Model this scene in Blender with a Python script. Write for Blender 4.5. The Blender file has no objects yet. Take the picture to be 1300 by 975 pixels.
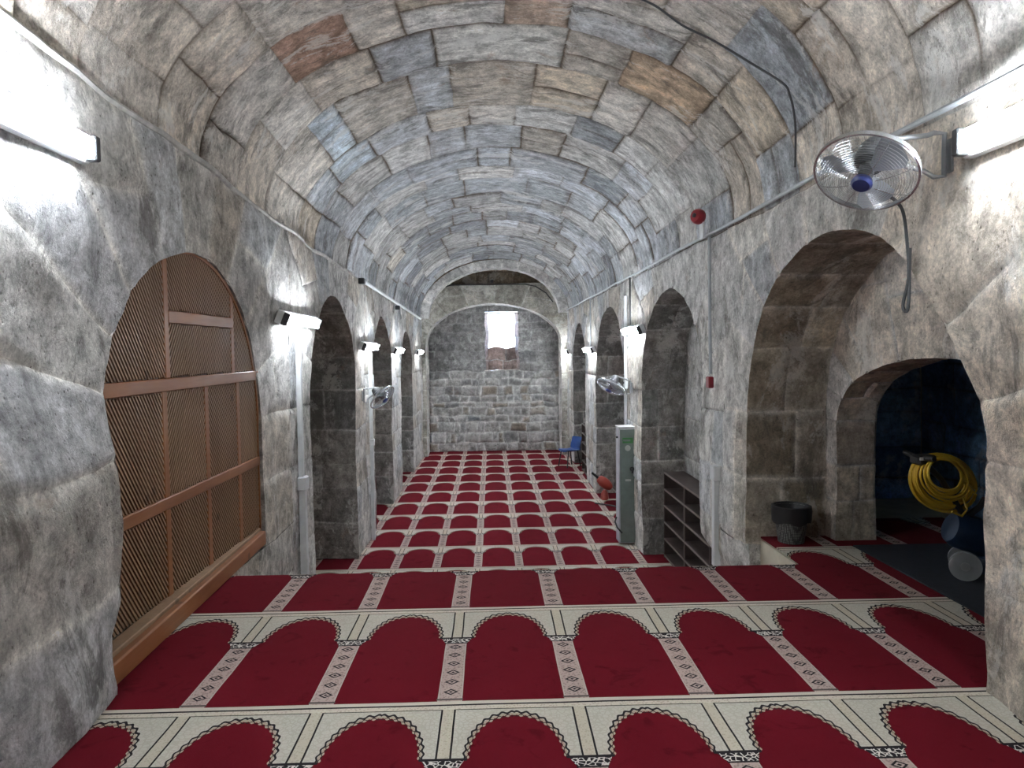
import bpy, math, random
from mathutils import Vector, Matrix, noise
PI = math.pi
random.seed(7)
S = bpy.context.scene
COL = S.collection
Z1 = 1.40                      # height of the upper platform

# ------------------------------------------------------------------ node helpers
class X:
    """tiny wrapper: arithmetic on shader sockets"""
    nt = None
    def __init__(s, k): s.k = k
    def _m(s, op, *a):
        n = X.nt.nodes.new('ShaderNodeMath'); n.operation = op
        for i, v in enumerate((s,) + a):
            v = v.k if isinstance(v, X) else v
            if isinstance(v, (int, float)): n.inputs[i].default_value = v
            else: X.nt.links.new(v, n.inputs[i])
        return X(n.outputs[0])
    def __add__(s, o): return s._m('ADD', o)
    def __sub__(s, o): return s._m('SUBTRACT', o)
    def __rsub__(s, o): return X(o)._m('SUBTRACT', s)
    def __mul__(s, o): return s._m('MULTIPLY', o)
    def __truediv__(s, o): return s._m('DIVIDE', o)
    def lt(s, o): return s._m('LESS_THAN', o)
    def gt(s, o): return s._m('GREATER_THAN', o)
    def abs(s): return s._m('ABSOLUTE')
    def fract(s): return s._m('FRACT')
    def pow(s, o): return s._m('POWER', o)
    def max(s, o): return s._m('MAXIMUM', o)
    def min(s, o): return s._m('MINIMUM', o)
    def inv(s): return X(1.0)._m('SUBTRACT', s)

def new_mat(name):
    m = bpy.data.materials.new(name); m.use_nodes = True
    nt = m.node_tree; X.nt = nt
    b = nt.nodes['Principled BSDF']
    return m, nt, b
def L(nt, a, b): nt.links.new(a.k if isinstance(a, X) else a, b)
def tex_noise(nt, vec, scale, detail=5, rough=.6, dist=0.0):
    n = nt.nodes.new('ShaderNodeTexNoise'); n.inputs['Scale'].default_value = scale
    n.inputs['Detail'].default_value = detail; n.inputs['Roughness'].default_value = rough
    n.inputs['Distortion'].default_value = dist
    if vec is not None: L(nt, vec, n.inputs['Vector'])
    return X(n.outputs['Fac'])
def tex_vor(nt, vec, scale, feature='F1', rnd=1.0):
    n = nt.nodes.new('ShaderNodeTexVoronoi'); n.feature = feature
    n.inputs['Scale'].default_value = scale; n.inputs['Randomness'].default_value = rnd
    if vec is not None: L(nt, vec, n.inputs['Vector'])
    return X(n.outputs['Distance'])
def mapping(nt, vec, sc=(1,1,1), loc=(0,0,0), rot=(0,0,0)):
    n = nt.nodes.new('ShaderNodeMapping')
    n.inputs['Scale'].default_value = sc; n.inputs['Location'].default_value = loc; n.inputs['Rotation'].default_value = rot
    L(nt, vec, n.inputs['Vector']); return n.outputs[0]
def rng_map(nt, v, a, b, c, d, smooth=False):
    n = nt.nodes.new('ShaderNodeMapRange')
    if smooth: n.interpolation_type = 'SMOOTHSTEP'
    L(nt, v, n.inputs['Value'])
    for i, q in zip(('From Min','From Max','To Min','To Max'), (a,b,c,d)): n.inputs[i].default_value = q
    return X(n.outputs['Result'])
def mix(nt, fac, a, b, blend='MIX'):
    n = nt.nodes.new('ShaderNodeMix'); n.data_type = 'RGBA'; n.blend_type = blend
    for s, v in ((n.inputs['Factor'], fac), (n.inputs['A'], a), (n.inputs['B'], b)):
        v = v.k if isinstance(v, X) else v
        if isinstance(v, (int, float)): s.default_value = v
        elif isinstance(v, tuple): s.default_value = (v + (1,))[:4]
        else: nt.links.new(v, s)
    return n.outputs['Result']
def obj_co(nt):
    n = nt.nodes.new('ShaderNodeTexCoord'); return n.outputs['Object']
def bump(nt, h, strength, dist, b):
    n = nt.nodes.new('ShaderNodeBump'); n.inputs['Strength'].default_value = strength
    n.inputs['Distance'].default_value = dist
    L(nt, h, n.inputs['Height']); nt.links.new(n.outputs[0], b.inputs['Normal'])

def plain(name, col, rough=.5, metal=0.0, var=.12, scale=8, bmp=0.0):
    m, nt, b = new_mat(name)
    n = tex_noise(nt, obj_co(nt), scale, 4)
    f = rng_map(nt, n, .3, .7, 1-var, 1+var)
    cc = nt.nodes.new('ShaderNodeCombineColor')
    for i in range(3): L(nt, f * col[i], cc.inputs[i])
    L(nt, cc.outputs[0], b.inputs['Base Color'])
    b.inputs['Roughness'].default_value = rough; b.inputs['Metallic'].default_value = metal
    if bmp: bump(nt, n, bmp, .004, b)
    return m

def stone_material(name, lime=.5, grime=.5, rust=.35, bmp=.8, stx=5.0, pit=.6):
    m, nt, b = new_mat(name)
    a = nt.nodes.new('ShaderNodeAttribute'); a.attribute_name = 'col'
    uvn = nt.nodes.new('ShaderNodeUVMap'); uvn.uv_map = 'uv'
    co = obj_co(nt); uv = uvn.outputs[0]
    big = tex_noise(nt, co, 1.1, 6, .62, .3)
    mot = tex_noise(nt, co, 7.0, 10, .78, .25)
    st = tex_noise(nt, mapping(nt, uv, (stx*1.5, 2.2, 1)), 1.0, 8, .74, .5)
    st2 = tex_noise(nt, mapping(nt, uv, (stx*.55, .9, 1), (7.3, 2.1, 0)), 1.0, 9, .76, .7)
    st3 = tex_noise(nt, mapping(nt, uv, (stx*.8, 1.3, 1), (1.3, 5.1, 3)), 1.0, 9, .78, .7)
    fine = tex_noise(nt, co, 48.0, 6, .8)
    pits = tex_vor(nt, mapping(nt, co, (1, 1, .7)), 34.0)
    k = rng_map(nt, mot, .38, .62, .60, 1.36) * rng_map(nt, st, .36, .64, .74, 1.24)
    k = k * rng_map(nt, fine, .35, .65, .74, 1.24)
    g = nt.nodes.new('ShaderNodeCombineColor')
    for i in range(3): L(nt, k, g.inputs[i])
    c = mix(nt, 1.0, a.outputs['Color'], g.outputs[0], 'MULTIPLY')
    gm = rng_map(nt, st3 * .7 + big * .3, .47, .41, 0, 1, True) * grime
    c = mix(nt, gm, c, mix(nt, big, (.10, .105, .11), (.13, .105, .075)))
    lm = rng_map(nt, st2 * .75 + mot * .25, .535, .575, 0, 1, True) * lime
    c = mix(nt, lm, c, (.74, .735, .71))
    rm = rng_map(nt, tex_noise(nt, co, 1.9, 6, .7, 1.2), .60, .72, 0, 1, True) * rust
    c = mix(nt, rm, c, (.30, .175, .10))
    pm = rng_map(nt, pits + (mot - .5) * .8, .02, .17, pit, 0, True) * rng_map(nt, big, .40, .58, .35, 1)
    c = mix(nt, pm, c, (.08, .07, .06))
    L(nt, c, b.inputs['Base Color'])
    b.inputs['Roughness'].default_value = .92
    b.inputs['Specular IOR Level'].default_value = .18
    h = mot * .5 + st * .3 + fine * .2 + rng_map(nt, pits, 0, .25, 0, 1) * .16 + st2 * .2
    bump(nt, h, bmp, .035, b)
    return m

def carpet_material(name, x0, w, y0, Lr):
    """saf prayer carpet: one arch cell per worshipper, repeated w by Lr metres"""
    m, nt, b = new_mat(name)
    co = obj_co(nt)
    sp = nt.nodes.new('ShaderNodeSeparateXYZ'); L(nt, co, sp.inputs[0])
    x, y = X(sp.outputs[0]), X(sp.outputs[1])
    wob = (tex_noise(nt, co, 1.6, 2) - .5) * .012
    ax = (((x + wob - x0) / w).fract() - .5).abs() * w          # distance from the cell's centre
    dc = X(ax.k)._m('MULTIPLY_ADD', -1.0, w/2)                  # distance from the column's centre
    q = ((y + wob - y0) / Lr).fract() * Lr
    AND = lambda p, r: p * r
    orn = tex_vor(nt, co, 75.0)                                  # woven ornament
    orn2 = tex_vor(nt, mapping(nt, co, (1, 1, 1), (3.3, 1.7, 0)), 42.0, 'DISTANCE_TO_EDGE')
    fuzz = tex_noise(nt, co, 260.0, 3, .8)
    soft = tex_noise(nt, co, 3.2, 5, .6, .5)
    trod = rng_map(nt, tex_noise(nt, co, 7.0, 4, .6, 1.0), .56, .70, 0, 1, True)
    red = mix(nt, soft, (.105, .0055, .0110), (.142, .0080, .0155))
    red = mix(nt, trod * .5, red, (.055, .002, .005))
    cream = mix(nt, orn2.lt(.10) * .30, (.50, .475, .41), (.32, .29, .23))
    pink = mix(nt, orn.lt(.40) * .55, (.43, .335, .30), (.17, .12, .11))
    dark = (.022, .020, .022)
    # arch
    top = Lr - .085; spr = .775; ha = w/2 - .088
    s = (ax / ha).pow(2.3) + ((q - spr) / (top - spr)).max(0.0).pow(2.0)
    above = q.gt(spr)
    inside = s.lt(1.0)
    c = mix(nt, AND(above, inside.inv()), red, cream)
    # pier strip in the spandrel
    c = mix(nt, AND(above, dc.lt(.026)), c, mix(nt, orn.lt(.35) * .4, (.50, .45, .36), (.30, .26, .2)))
    c = mix(nt, AND(above, (dc - .029).abs().lt(.0042)), c, dark)
    # scalloped edge of the arch
    th = ((q - spr) / .3)._m('ARCTAN2', ax / .21)
    sc_ = (th * 36.0)._m('SINE') * .045
    band = AND(above, AND((s + sc_).gt(.86), (s + sc_).lt(1.13)))
    c = mix(nt, AND(band, inside), c, (.40, .33, .25))
    c = mix(nt, AND(above, AND((s + sc_).gt(.985), (s + sc_).lt(1.085))), c, dark)
    c = mix(nt, AND(above, AND((s - sc_).gt(.86), (s - sc_).lt(.90))), c, (.03, .018, .018))
    # column
    colm = AND(dc.lt(.058), q.lt(.70))
    c = mix(nt, colm, c, pink)
    c = mix(nt, AND(colm, dc.gt(.052)), c, (.46, .38, .345))
    mm = (((q - .075) / .1045).fract() - .5).abs() * .1045
    dia = (mm / .030) + (dc / .036)
    dm = AND(colm, AND(q.gt(.075), dia.lt(1.0)))
    c = mix(nt, dm, c, dark)
    c = mix(nt, AND(dm, AND(dia.gt(.30), dia.lt(.62))), c, (.42, .33, .30))
    c = mix(nt, AND(AND(dc.lt(.062), q.lt(.062)), q.gt(.046)), c, (.10, .08, .075))
    # capital
    hw = ((q - .70) * .40) + .060
    cap = AND(AND(q.gt(.70), q.lt(spr + .006)), X(dc.k)._m('LESS_THAN', hw))
    c = mix(nt, cap, c, mix(nt, orn2.gt(.085), (.60, .57, .52), dark))
    c = mix(nt, AND(AND(q.gt(spr - .012), q.lt(spr + .006)), dc.lt(.098)), c, dark)
    c = mix(nt, AND(AND(q.gt(.695), q.lt(.707)), dc.lt(.064)), c, dark)
    # border between the rows
    dq = q.min((q - Lr).abs())
    c = mix(nt, AND(q.lt(.036), q.gt(0)), c, (.55, .50, .42))
    c = mix(nt, q.gt(Lr - .042), c, mix(nt, orn.lt(.36) * .5, (.56, .51, .42), (.30, .26, .20)))
    c = mix(nt, dq.lt(.0065), c, dark)
    c = mix(nt, AND((q - (Lr - .044)).abs().lt(.003), dc.gt(.030)), c, dark)
    g = rng_map(nt, fuzz, .2, .8, .80, 1.2)
    gg = nt.nodes.new('ShaderNodeCombineColor')
    for i in range(3): L(nt, g, gg.inputs[i])
    c = mix(nt, 1.0, c, gg.outputs[0], 'MULTIPLY')
    L(nt, c, b.inputs['Base Color'])
    b.inputs['Roughness'].default_value = .95
    b.inputs['Specular IOR Level'].default_value = .03
    b.inputs['Sheen Weight'].default_value = .02
    b.inputs['Sheen Roughness'].default_value = .4
    bump(nt, fuzz * .6 + soft * .8, .35, .006, b)
    return m

def wood_material(name, c1, c2, axis=2, rough=.42):
    m, nt, b = new_mat(name)
    co = obj_co(nt)
    sc = [22, 22, 22]; sc[axis] = 1.6
    g = tex_noise(nt, mapping(nt, co, tuple(sc)), 1.0, 6, .65, .6)
    k = tex_noise(nt, co, 2.2, 3)
    c = mix(nt, rng_map(nt, g, .3, .7, 0, 1), c1, c2)
    kn = rng_map(nt, tex_vor(nt, mapping(nt, co, (3, 3, 3)), 1.0), .05, .12, .75, 0, True)
    c = mix(nt, kn, c, tuple(v*.35 for v in c1))
    L(nt, c, b.inputs['Base Color'])
    L(nt, rng_map(nt, k, .3, .7, rough-.08, rough+.1), b.inputs['Roughness'])
    bump(nt, g, .15, .003, b)
    return m

def emit_material(name, col, strength):
    m, nt, b = new_mat(name)
    n = tex_noise(nt, obj_co(nt), 3, 1)
    b.inputs['Base Color'].default_value = (.9, .9, .9, 1)
    b.inputs['Emission Color'].default_value = col + (1,)
    L(nt, rng_map(nt, n, 0, 1, strength*.97, strength*1.03), b.inputs['Emission Strength'])
    return m

M = {}
M['vault'] = stone_material('vault_stone', .55, .60, .4, .85, 5.5, .45)
M['wall'] = stone_material('wall_stone', .42, .60, .30, 1.0, 3.4, .85)
M['rubble'] = stone_material('rubble_stone', .25, .35, .25, 1.0, 1.6, .5)
M['plaster'] = stone_material('rough_plaster', .25, .15, .05, .5, 1.5, .2)
M['carpet_up'] = carpet_material('prayer_carpet_red_upper', -.215, .6, 3.232, 1.215)
M['carpet_lo'] = carpet_material('prayer_carpet_red_lower', -.22, .588, 10.93-1.095*6, 1.095)
M['frame_wood'] = wood_material('orange_pine', (.34, .135, .040), (.24, .088, .028), 2)
M['rail_wood'] = wood_material('orange_pine_rail', (.33, .135, .050), (.25, .095, .034), 1)
M['slat_wood'] = wood_material('pale_slat', (.34, .215, .125), (.25, .15, .085), 2, .5)
M['rack_wood'] = wood_material('dark_walnut_board', (.075, .055, .048), (.055, .040, .036), 1, .5)
M['rack_edge'] = plain('board_edge', (.17, .14, .125), .5)
M['white'] = plain('white_plastic', (.62, .64, .65), .45)
M['grey_pipe'] = plain('grey_conduit', (.40, .43, .45), .4)
M['galv'] = plain('dull_grey_metal', (.30, .31, .32), .38, .6)
M['chrome'] = plain('fan_chrome', (.55, .57, .60), .25, .9, .05)
M['black'] = plain('black_plastic', (.015, .016, .018), .4)
M['darkgrey'] = plain('dark_grey_plastic', (.05, .052, .055), .5)
M['bluehub'] = plain('dark_blue_plastic', (.02, .03, .13), .35)
M['blade'] = plain('grey_blade', (.30, .32, .35), .3, .3)
M['tube'] = emit_material('lit_tube', (.88, .94, 1.0), 45.0)
M['cab'] = plain('cabinet_grey_green', (.16, .20, .185), .45)
M['cabside'] = plain('cabinet_side', (.48, .48, .53), .45)
M['green'] = plain('green_label', (.05, .20, .06), .5)
M['label'] = plain('grey_label', (.45, .46, .44), .5)
M['redp'] = plain('red_plastic', (.26, .012, .022), .4)
M['orange'] = plain('orange_red_plastic', (.33, .045, .03), .4)
M['blue'] = plain('blue_plastic', (.012, .07, .28), .4)
M['navy'] = plain('navy_machine_body', (.006, .020, .050), .4)
M['yellow'] = plain('yellow_cable', (.62, .42, .035), .45)
M['wheel'] = plain('grey_wheel_rubber', (.20, .21, .22), .6)
M['mat'] = plain('dark_navy_rubber', (.018, .022, .032), .75, 0, .25, 30)
M['cream'] = plain('cream_painted_face', (.55, .50, .40), .8, 0, .12, 5)
M['floor'] = plain('worn_concrete', (.22, .20, .18), .9, 0, .2, 4)
M['maroon'] = plain('maroon_rug_back', (.09, .008, .014), .95, 0, .2, 60)
M['outer'] = plain('shell_and_end_wall', (.25, .24, .22), .9)

# ------------------------------------------------------------------ object helpers
def put(o, parent=None):
    COL.objects.link(o)
    if parent: o.parent = parent
    return o
def tag(o, label=None, cat=None, group=None, kind=None):
    if label: o['label'] = label
    if cat: o['category'] = cat
    if group: o['group'] = group
    if kind: o['kind'] = kind
    return o
def empty(name, loc, label, cat, group=None):
    o = bpy.data.objects.new(name, None); o.empty_display_size = .1
    put(o); o.location = loc
    return tag(o, label, cat, group)
def copy_tree(o, parent=None):
    c = o.copy(); put(c, parent)
    for ch in [k for k in COL.objects if k.parent == o]: copy_tree(ch, c)
    return c

def frame(d):
    d = Vector(d).normalized()
    u = d.cross(Vector((0,0,1)) if abs(d.z) < .95 else Vector((1,0,0))).normalized()
    return d, u, d.cross(u)

def smooth_path(P, k=6):
    o = []
    for i in range(len(P)-1):
        a, b, c, d = (Vector(P[max(0, min(len(P)-1, j))]) for j in (i-1, i, i+1, i+2))
        for q in range(k):
            t = q/k
            o.append(.5*((2*b) + (c-a)*t + (2*a-5*b+4*c-d)*t*t + (3*b-a-3*c+d)*t**3))
    return o + [Vector(P[-1])]

class MB:
    def __init__(s): s.v = []; s.f = []
    def box(s, c, size, rot=None, bev=0.0):
        hx, hy, hz = (q/2 for q in size); c = Vector(c); R = rot or Matrix.Identity(3)
        if bev <= 0:
            b0 = len(s.v)
            for z in (-hz, hz):
                for x_, y_ in ((-hx,-hy),(hx,-hy),(hx,hy),(-hx,hy)): s.v.append(c + R @ Vector((x_, y_, z)))
            s.f += [tuple(b0+i for i in q) for q in ((3,2,1,0),(4,5,6,7),(0,1,5,4),(1,2,6,5),(2,3,7,6),(3,0,4,7))]
            return s
        bev = min(bev, hx*.9, hy*.9, hz*.9)
        def ring(z, ins):
            a, b_ = hx-ins, hy-ins; k = bev if ins == 0 else bev*.5
            return [Vector(p) for p in ((-a+k,-b_,z),(a-k,-b_,z),(a,-b_+k,z),(a,b_-k,z),(a-k,b_,z),(-a+k,b_,z),(-a,b_-k,z),(-a,-b_+k,z))]
        b0 = len(s.v)
        for r in (ring(-hz, bev), ring(-hz+bev, 0), ring(hz-bev, 0), ring(hz, bev)): s.v += [c + R @ p for p in r]
        s.f.append(tuple(b0+i for i in range(7,-1,-1))); s.f.append(tuple(b0+24+i for i in range(8)))
        for k in range(3):
            for i in range(8):
                j = (i+1) % 8
                s.f.append((b0+8*k+i, b0+8*k+j, b0+8*k+8+j, b0+8*k+8+i))
        return s
    def cyl(s, p0, p1, r0, r1=None, n=16, cap=True):
        p0, p1 = Vector(p0), Vector(p1); r1 = r0 if r1 is None else r1
        d, u, w = frame(p1-p0); b0 = len(s.v)
        for p, r in ((p0, r0), (p1, r1)):
            for i in range(n):
                a = 2*PI*i/n; s.v.append(p + u*r*math.cos(a) + w*r*math.sin(a))
        for i in range(n):
            j = (i+1) % n; s.f.append((b0+i, b0+j, b0+n+j, b0+n+i))
        if cap: s.f.append(tuple(b0+i for i in range(n-1,-1,-1))); s.f.append(tuple(b0+n+i for i in range(n)))
        return s
    def tube(s, pts, r, n=8, closed=False):
        pts = [Vector(p) for p in pts]; m = len(pts); b0 = len(s.v); pu = None
        for i, p in enumerate(pts):
            a = pts[(i-1) % m] if (closed or i > 0) else p
            c = pts[(i+1) % m] if (closed or i < m-1) else p
            d = (c-a).normalized()
            if pu is None: _, u, _w = frame(d)
            else:
                u = (pu - d*pu.dot(d))
                u = u.normalized() if u.length > 1e-6 else frame(d)[1]
            pu = u; w = d.cross(u)
            for k in range(n):
                t = 2*PI*k/n; s.v.append(p + u*r*math.cos(t) + w*r*math.sin(t))
        for i in range(m if closed else m-1):
            j = (i+1) % m
            for k in range(n):
                l = (k+1) % n; s.f.append((b0+i*n+k, b0+i*n+l, b0+j*n+l, b0+j*n+k))
        if not closed:
            s.f.append(tuple(b0+k for k in range(n-1,-1,-1))); s.f.append(tuple(b0+(m-1)*n+k for k in range(n)))
        return s
    def lathe(s, prof, c=(0,0,0), R=None, n=24, cap=True):
        """prof: (radius, height) pairs along local z"""
        c = Vector(c); R = R or Matrix.Identity(3); b0 = len(s.v)
        for r, h in prof:
            for i in range(n):
                a = 2*PI*i/n; s.v.append(c + R @ Vector((r*math.cos(a), r*math.sin(a), h)))
        for k in range(len(prof)-1):
            for i in range(n):
                j = (i+1) % n; s.f.append((b0+k*n+i, b0+k*n+j, b0+k*n+n+j, b0+k*n+n+i))
        if cap:
            s.f.append(tuple(b0+i for i in range(n-1,-1,-1)))
            e = b0+(len(prof)-1)*n; s.f.append(tuple(e+i for i in range(n)))
        return s
    def prism(s, poly, ext):
        ext = Vector(ext); poly = [Vector(p) for p in poly]; n = len(poly); b0 = len(s.v)
        s.v += poly + [p+ext for p in poly]
        s.f.append(tuple(b0+i for i in range(n-1,-1,-1))); s.f.append(tuple(b0+n+i for i in range(n)))
        for i in range(n):
            j = (i+1) % n; s.f.append((b0+i, b0+j, b0+n+j, b0+n+i))
        return s
    def grid(s, rows):
        b0 = len(s.v); n = len(rows[0])
        for r in rows: s.v += [Vector(p) for p in r]
        for i in range(len(rows)-1):
            for j in range(n-1): s.f.append((b0+i*n+j, b0+i*n+j+1, b0+(i+1)*n+j+1, b0+(i+1)*n+j))
        return s
    def build(s, name, mat, parent=None, smooth=False, label=None):
        me = bpy.data.meshes.new(name); me.from_pydata([tuple(v) for v in s.v], [], s.f); me.update()
        me.materials.append(mat)
        import bmesh
        bm = bmesh.new(); bm.from_mesh(me); bmesh.ops.recalc_face_normals(bm, faces=bm.faces[:]); bm.to_mesh(me); bm.free()
        if smooth:
            me.polygons.foreach_set('use_smooth', [True]*len(me.polygons))
            try: me.set_sharp_from_angle(angle=.7)
            except Exception: pass
        o = bpy.data.objects.new(name, me); put(o, parent)
        if label: o['label'] = label
        return o

# ------------------------------------------------------------------ masonry
def sstep(a, b, x_):
    t = max(0., min(1., (x_-a)/(b-a))); return t*t*(3-2*t)
def nz(p, s): return noise.noise(p*s)

def warp(p):
    """one weathering field for all masonry, so that faces that meet stay joined"""
    near = 1.0 - sstep(2.8, 4.6, p.y)
    low = 1.0 - sstep(2.7, 3.4, p.z)
    a1 = .026 + .022*near; a2 = .009 + .012*near*low
    v = noise.noise_vector(p*1.25)*a1 + noise.noise_vector(p*4.5 + Vector((9,3,1)))*a2 + noise.noise_vector(p*13.0)*.004
    q = p + v
    if p.x < -1.5 and p.y < 4.4:                                   # the bulging stones of the near left pier
        q.x += .19*(1-sstep(3.0, 4.2, p.y))*(1-sstep(2.3, 3.1, p.z))
    if p.x > 1.9 and p.y < 4.4:
        q.x += .10*(1-sstep(3.2, 4.4, p.y))*(1-sstep(2.4, 3.4, p.z))
    if 1.9 < p.x < 2.35 and 6.2 < p.y < 7.6:                       # plaster swelling over the broken foot of the pier
        q.x -= .045*sstep(.95, 1.15, p.z)*(1-sstep(2.0, 3.0, p.z))
    return q

class Masonry:
    def __init__(s): s.v = []; s.c = []; s.uv = []; s.f = []
    def block(s, P, N, s0, s1, t0, t1, ls, lt, col, jcol, res, jw=.013, rec=.016, free='', off=.008, uvf=None, jvar=True, stain=.25):
        """one stone: P(s,t) position, N(s,t) normal; ls, lt its lengths in metres; free = edges without a joint ('l','r','b','t')"""
        def lines(a, b, l, fa, fb):
            n = max(2, int(l/res + .5)); o = []
            j = min(jw, l*.2)
            e = [(0., 1. if not fa else -1.)]
            if not fa: e += [(j/l, .45), (2.3*j/l, 0.)]
            body = [(i/n, 0.) for i in range(1, n)]
            lo = e[-1][0]; hi = 1.
            t = []
            if not fb: t = [(1-2.3*j/l, 0.), (1-j/l, .45)]; hi = t[0][0]
            body = [q for q in body if lo + .25/n < q[0] < hi - .25/n]
            o = e + body + t + [(1., 1. if not fb else -1.)]
            return [(a+(b-a)*q, w) for q, w in o]
        S_ = lines(s0, s1, ls, 'l' in free, 'r' in free); T_ = lines(t0, t1, lt, 'b' in free, 't' in free)
        b0 = len(s.v); nt_ = len(T_); bo = random.uniform(-off, off)
        ns = Vector((random.random()*50, random.random()*50, random.random()*50))
        for si, ws in S_:
            for ti, wt in T_:
                p = P(si, ti); n = N(si, ti)
                w = max(ws, wt, 0.); fr = ws < 0 or wt < 0
                q = warp(p)
                vis = sstep(-.28, .12, nz(p, .9)) if jvar and not (p.x < 0 and p.y < 4.2 and p.z < ztl(p.y)-.05) else 1.0
                h = 0. if fr else (bo + .010*nz(p + ns, 2.6) + .006*nz(p, 9.0))*(1-w)
                wj = w*(.40 + .60*vis)
                s.v.append(q + n*(h - rec*wj))
                cf = wj if w > .9 else wj*.9
                sh = 1 + .16*nz(p + ns, 1.1)
                if w <= 0:                                          # dirt that has crept in from the joints
                    e = min((si-s0)/(s1-s0)*ls if 'l' not in free else 9, (s1-si)/(s1-s0)*ls if 'r' not in free else 9,
                            (ti-t0)/(t1-t0)*lt if 'b' not in free else 9, (t1-ti)/(t1-t0)*lt if 't' not in free else 9)
                    cf = stain*max(0., 1-e/.11)*sstep(-.25, .35, nz(p, 2.2))
                    wj = 0.
                s.c.append(tuple(min(.8, col[i]*1.18*sh)*(1-cf) + jcol[i]*cf for i in range(3)) + (1.,))
                s.uv.append(uvf(si, ti) if uvf else (si, ti))
        for i in range(len(S_)-1):
            for j in range(nt_-1):
                s.f.append((b0+i*nt_+j, b0+(i+1)*nt_+j, b0+(i+1)*nt_+j+1, b0+i*nt_+j+1))
    def build(s, name, mat):
        me = bpy.data.meshes.new(name); me.from_pydata([tuple(v) for v in s.v], [], s.f)
        a = me.attributes.new('col', 'FLOAT_COLOR', 'POINT'); a.data.foreach_set('color', [k for c in s.c for k in c])
        uvl = me.uv_layers.new(name='uv')
        li = [0]*len(me.loops); me.loops.foreach_get('vertex_index', li)
        uvl.data.foreach_set('uv', [k for i in li for k in s.uv[i]])
        me.polygons.foreach_set('use_smooth', [True]*len(me.polygons))
        me.materials.append(mat); me.update()
        o = bpy.data.objects.new(name, me); put(o); o['kind'] = 'structure'
        return o

def res_at(y): return max(.034, min(.11, .0085*abs(y)+.008))
def pick(pal):
    r = random.random()*sum(w for w, _ in pal)
    for w, c in pal:
        r -= w
        if r <= 0: break
    k = random.uniform(.84, 1.14)
    return tuple(v*k for v in c)
JP = (.58, .57, .55)       # pale mortar
JD = (.135, .098, .068)    # open dark joint
PAL_WALL = [(4, (.46, .445, .42)), (3, (.50, .49, .475)), (2, (.42, .385, .34)), (2, (.42, .43, .44))]
PAL_NEARR = [(3, (.58, .51, .43)), (2, (.54, .48, .41)), (1, (.55, .52, .49))]
PAL_NEARL = [(3, (.41, .41, .415)), (2, (.46, .45, .43)), (1, (.42, .40, .37))]
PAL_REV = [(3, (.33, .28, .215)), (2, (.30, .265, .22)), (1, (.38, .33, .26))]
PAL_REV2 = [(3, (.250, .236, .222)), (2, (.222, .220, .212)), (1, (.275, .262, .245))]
PAL_NICHE = [(3, (.40, .395, .385)), (2, (.36, .35, .335)), (1, (.45, .445, .435))]
def wall_col(x_, y, z):
    if y < 4.2: return pick(PAL_NEARR if x_ > 0 else PAL_NEARL)
    return pick(PAL_WALL)

XL, XR = -1.98, 2.20
def ztl(y): return 4.42 - .046*(y-3.7) if y < 8.5 else 4.20 - .0204*(y-8.5)      # left springing
def ztr(y): return 4.15
def breaks(a, b, step, jit=.18):
    n = max(1, round((b-a)/step)); o = [a]
    for i in range(1, n): o.append(a + (b-a)*(i + random.uniform(-jit, jit))/n)
    return o + [b]

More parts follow.
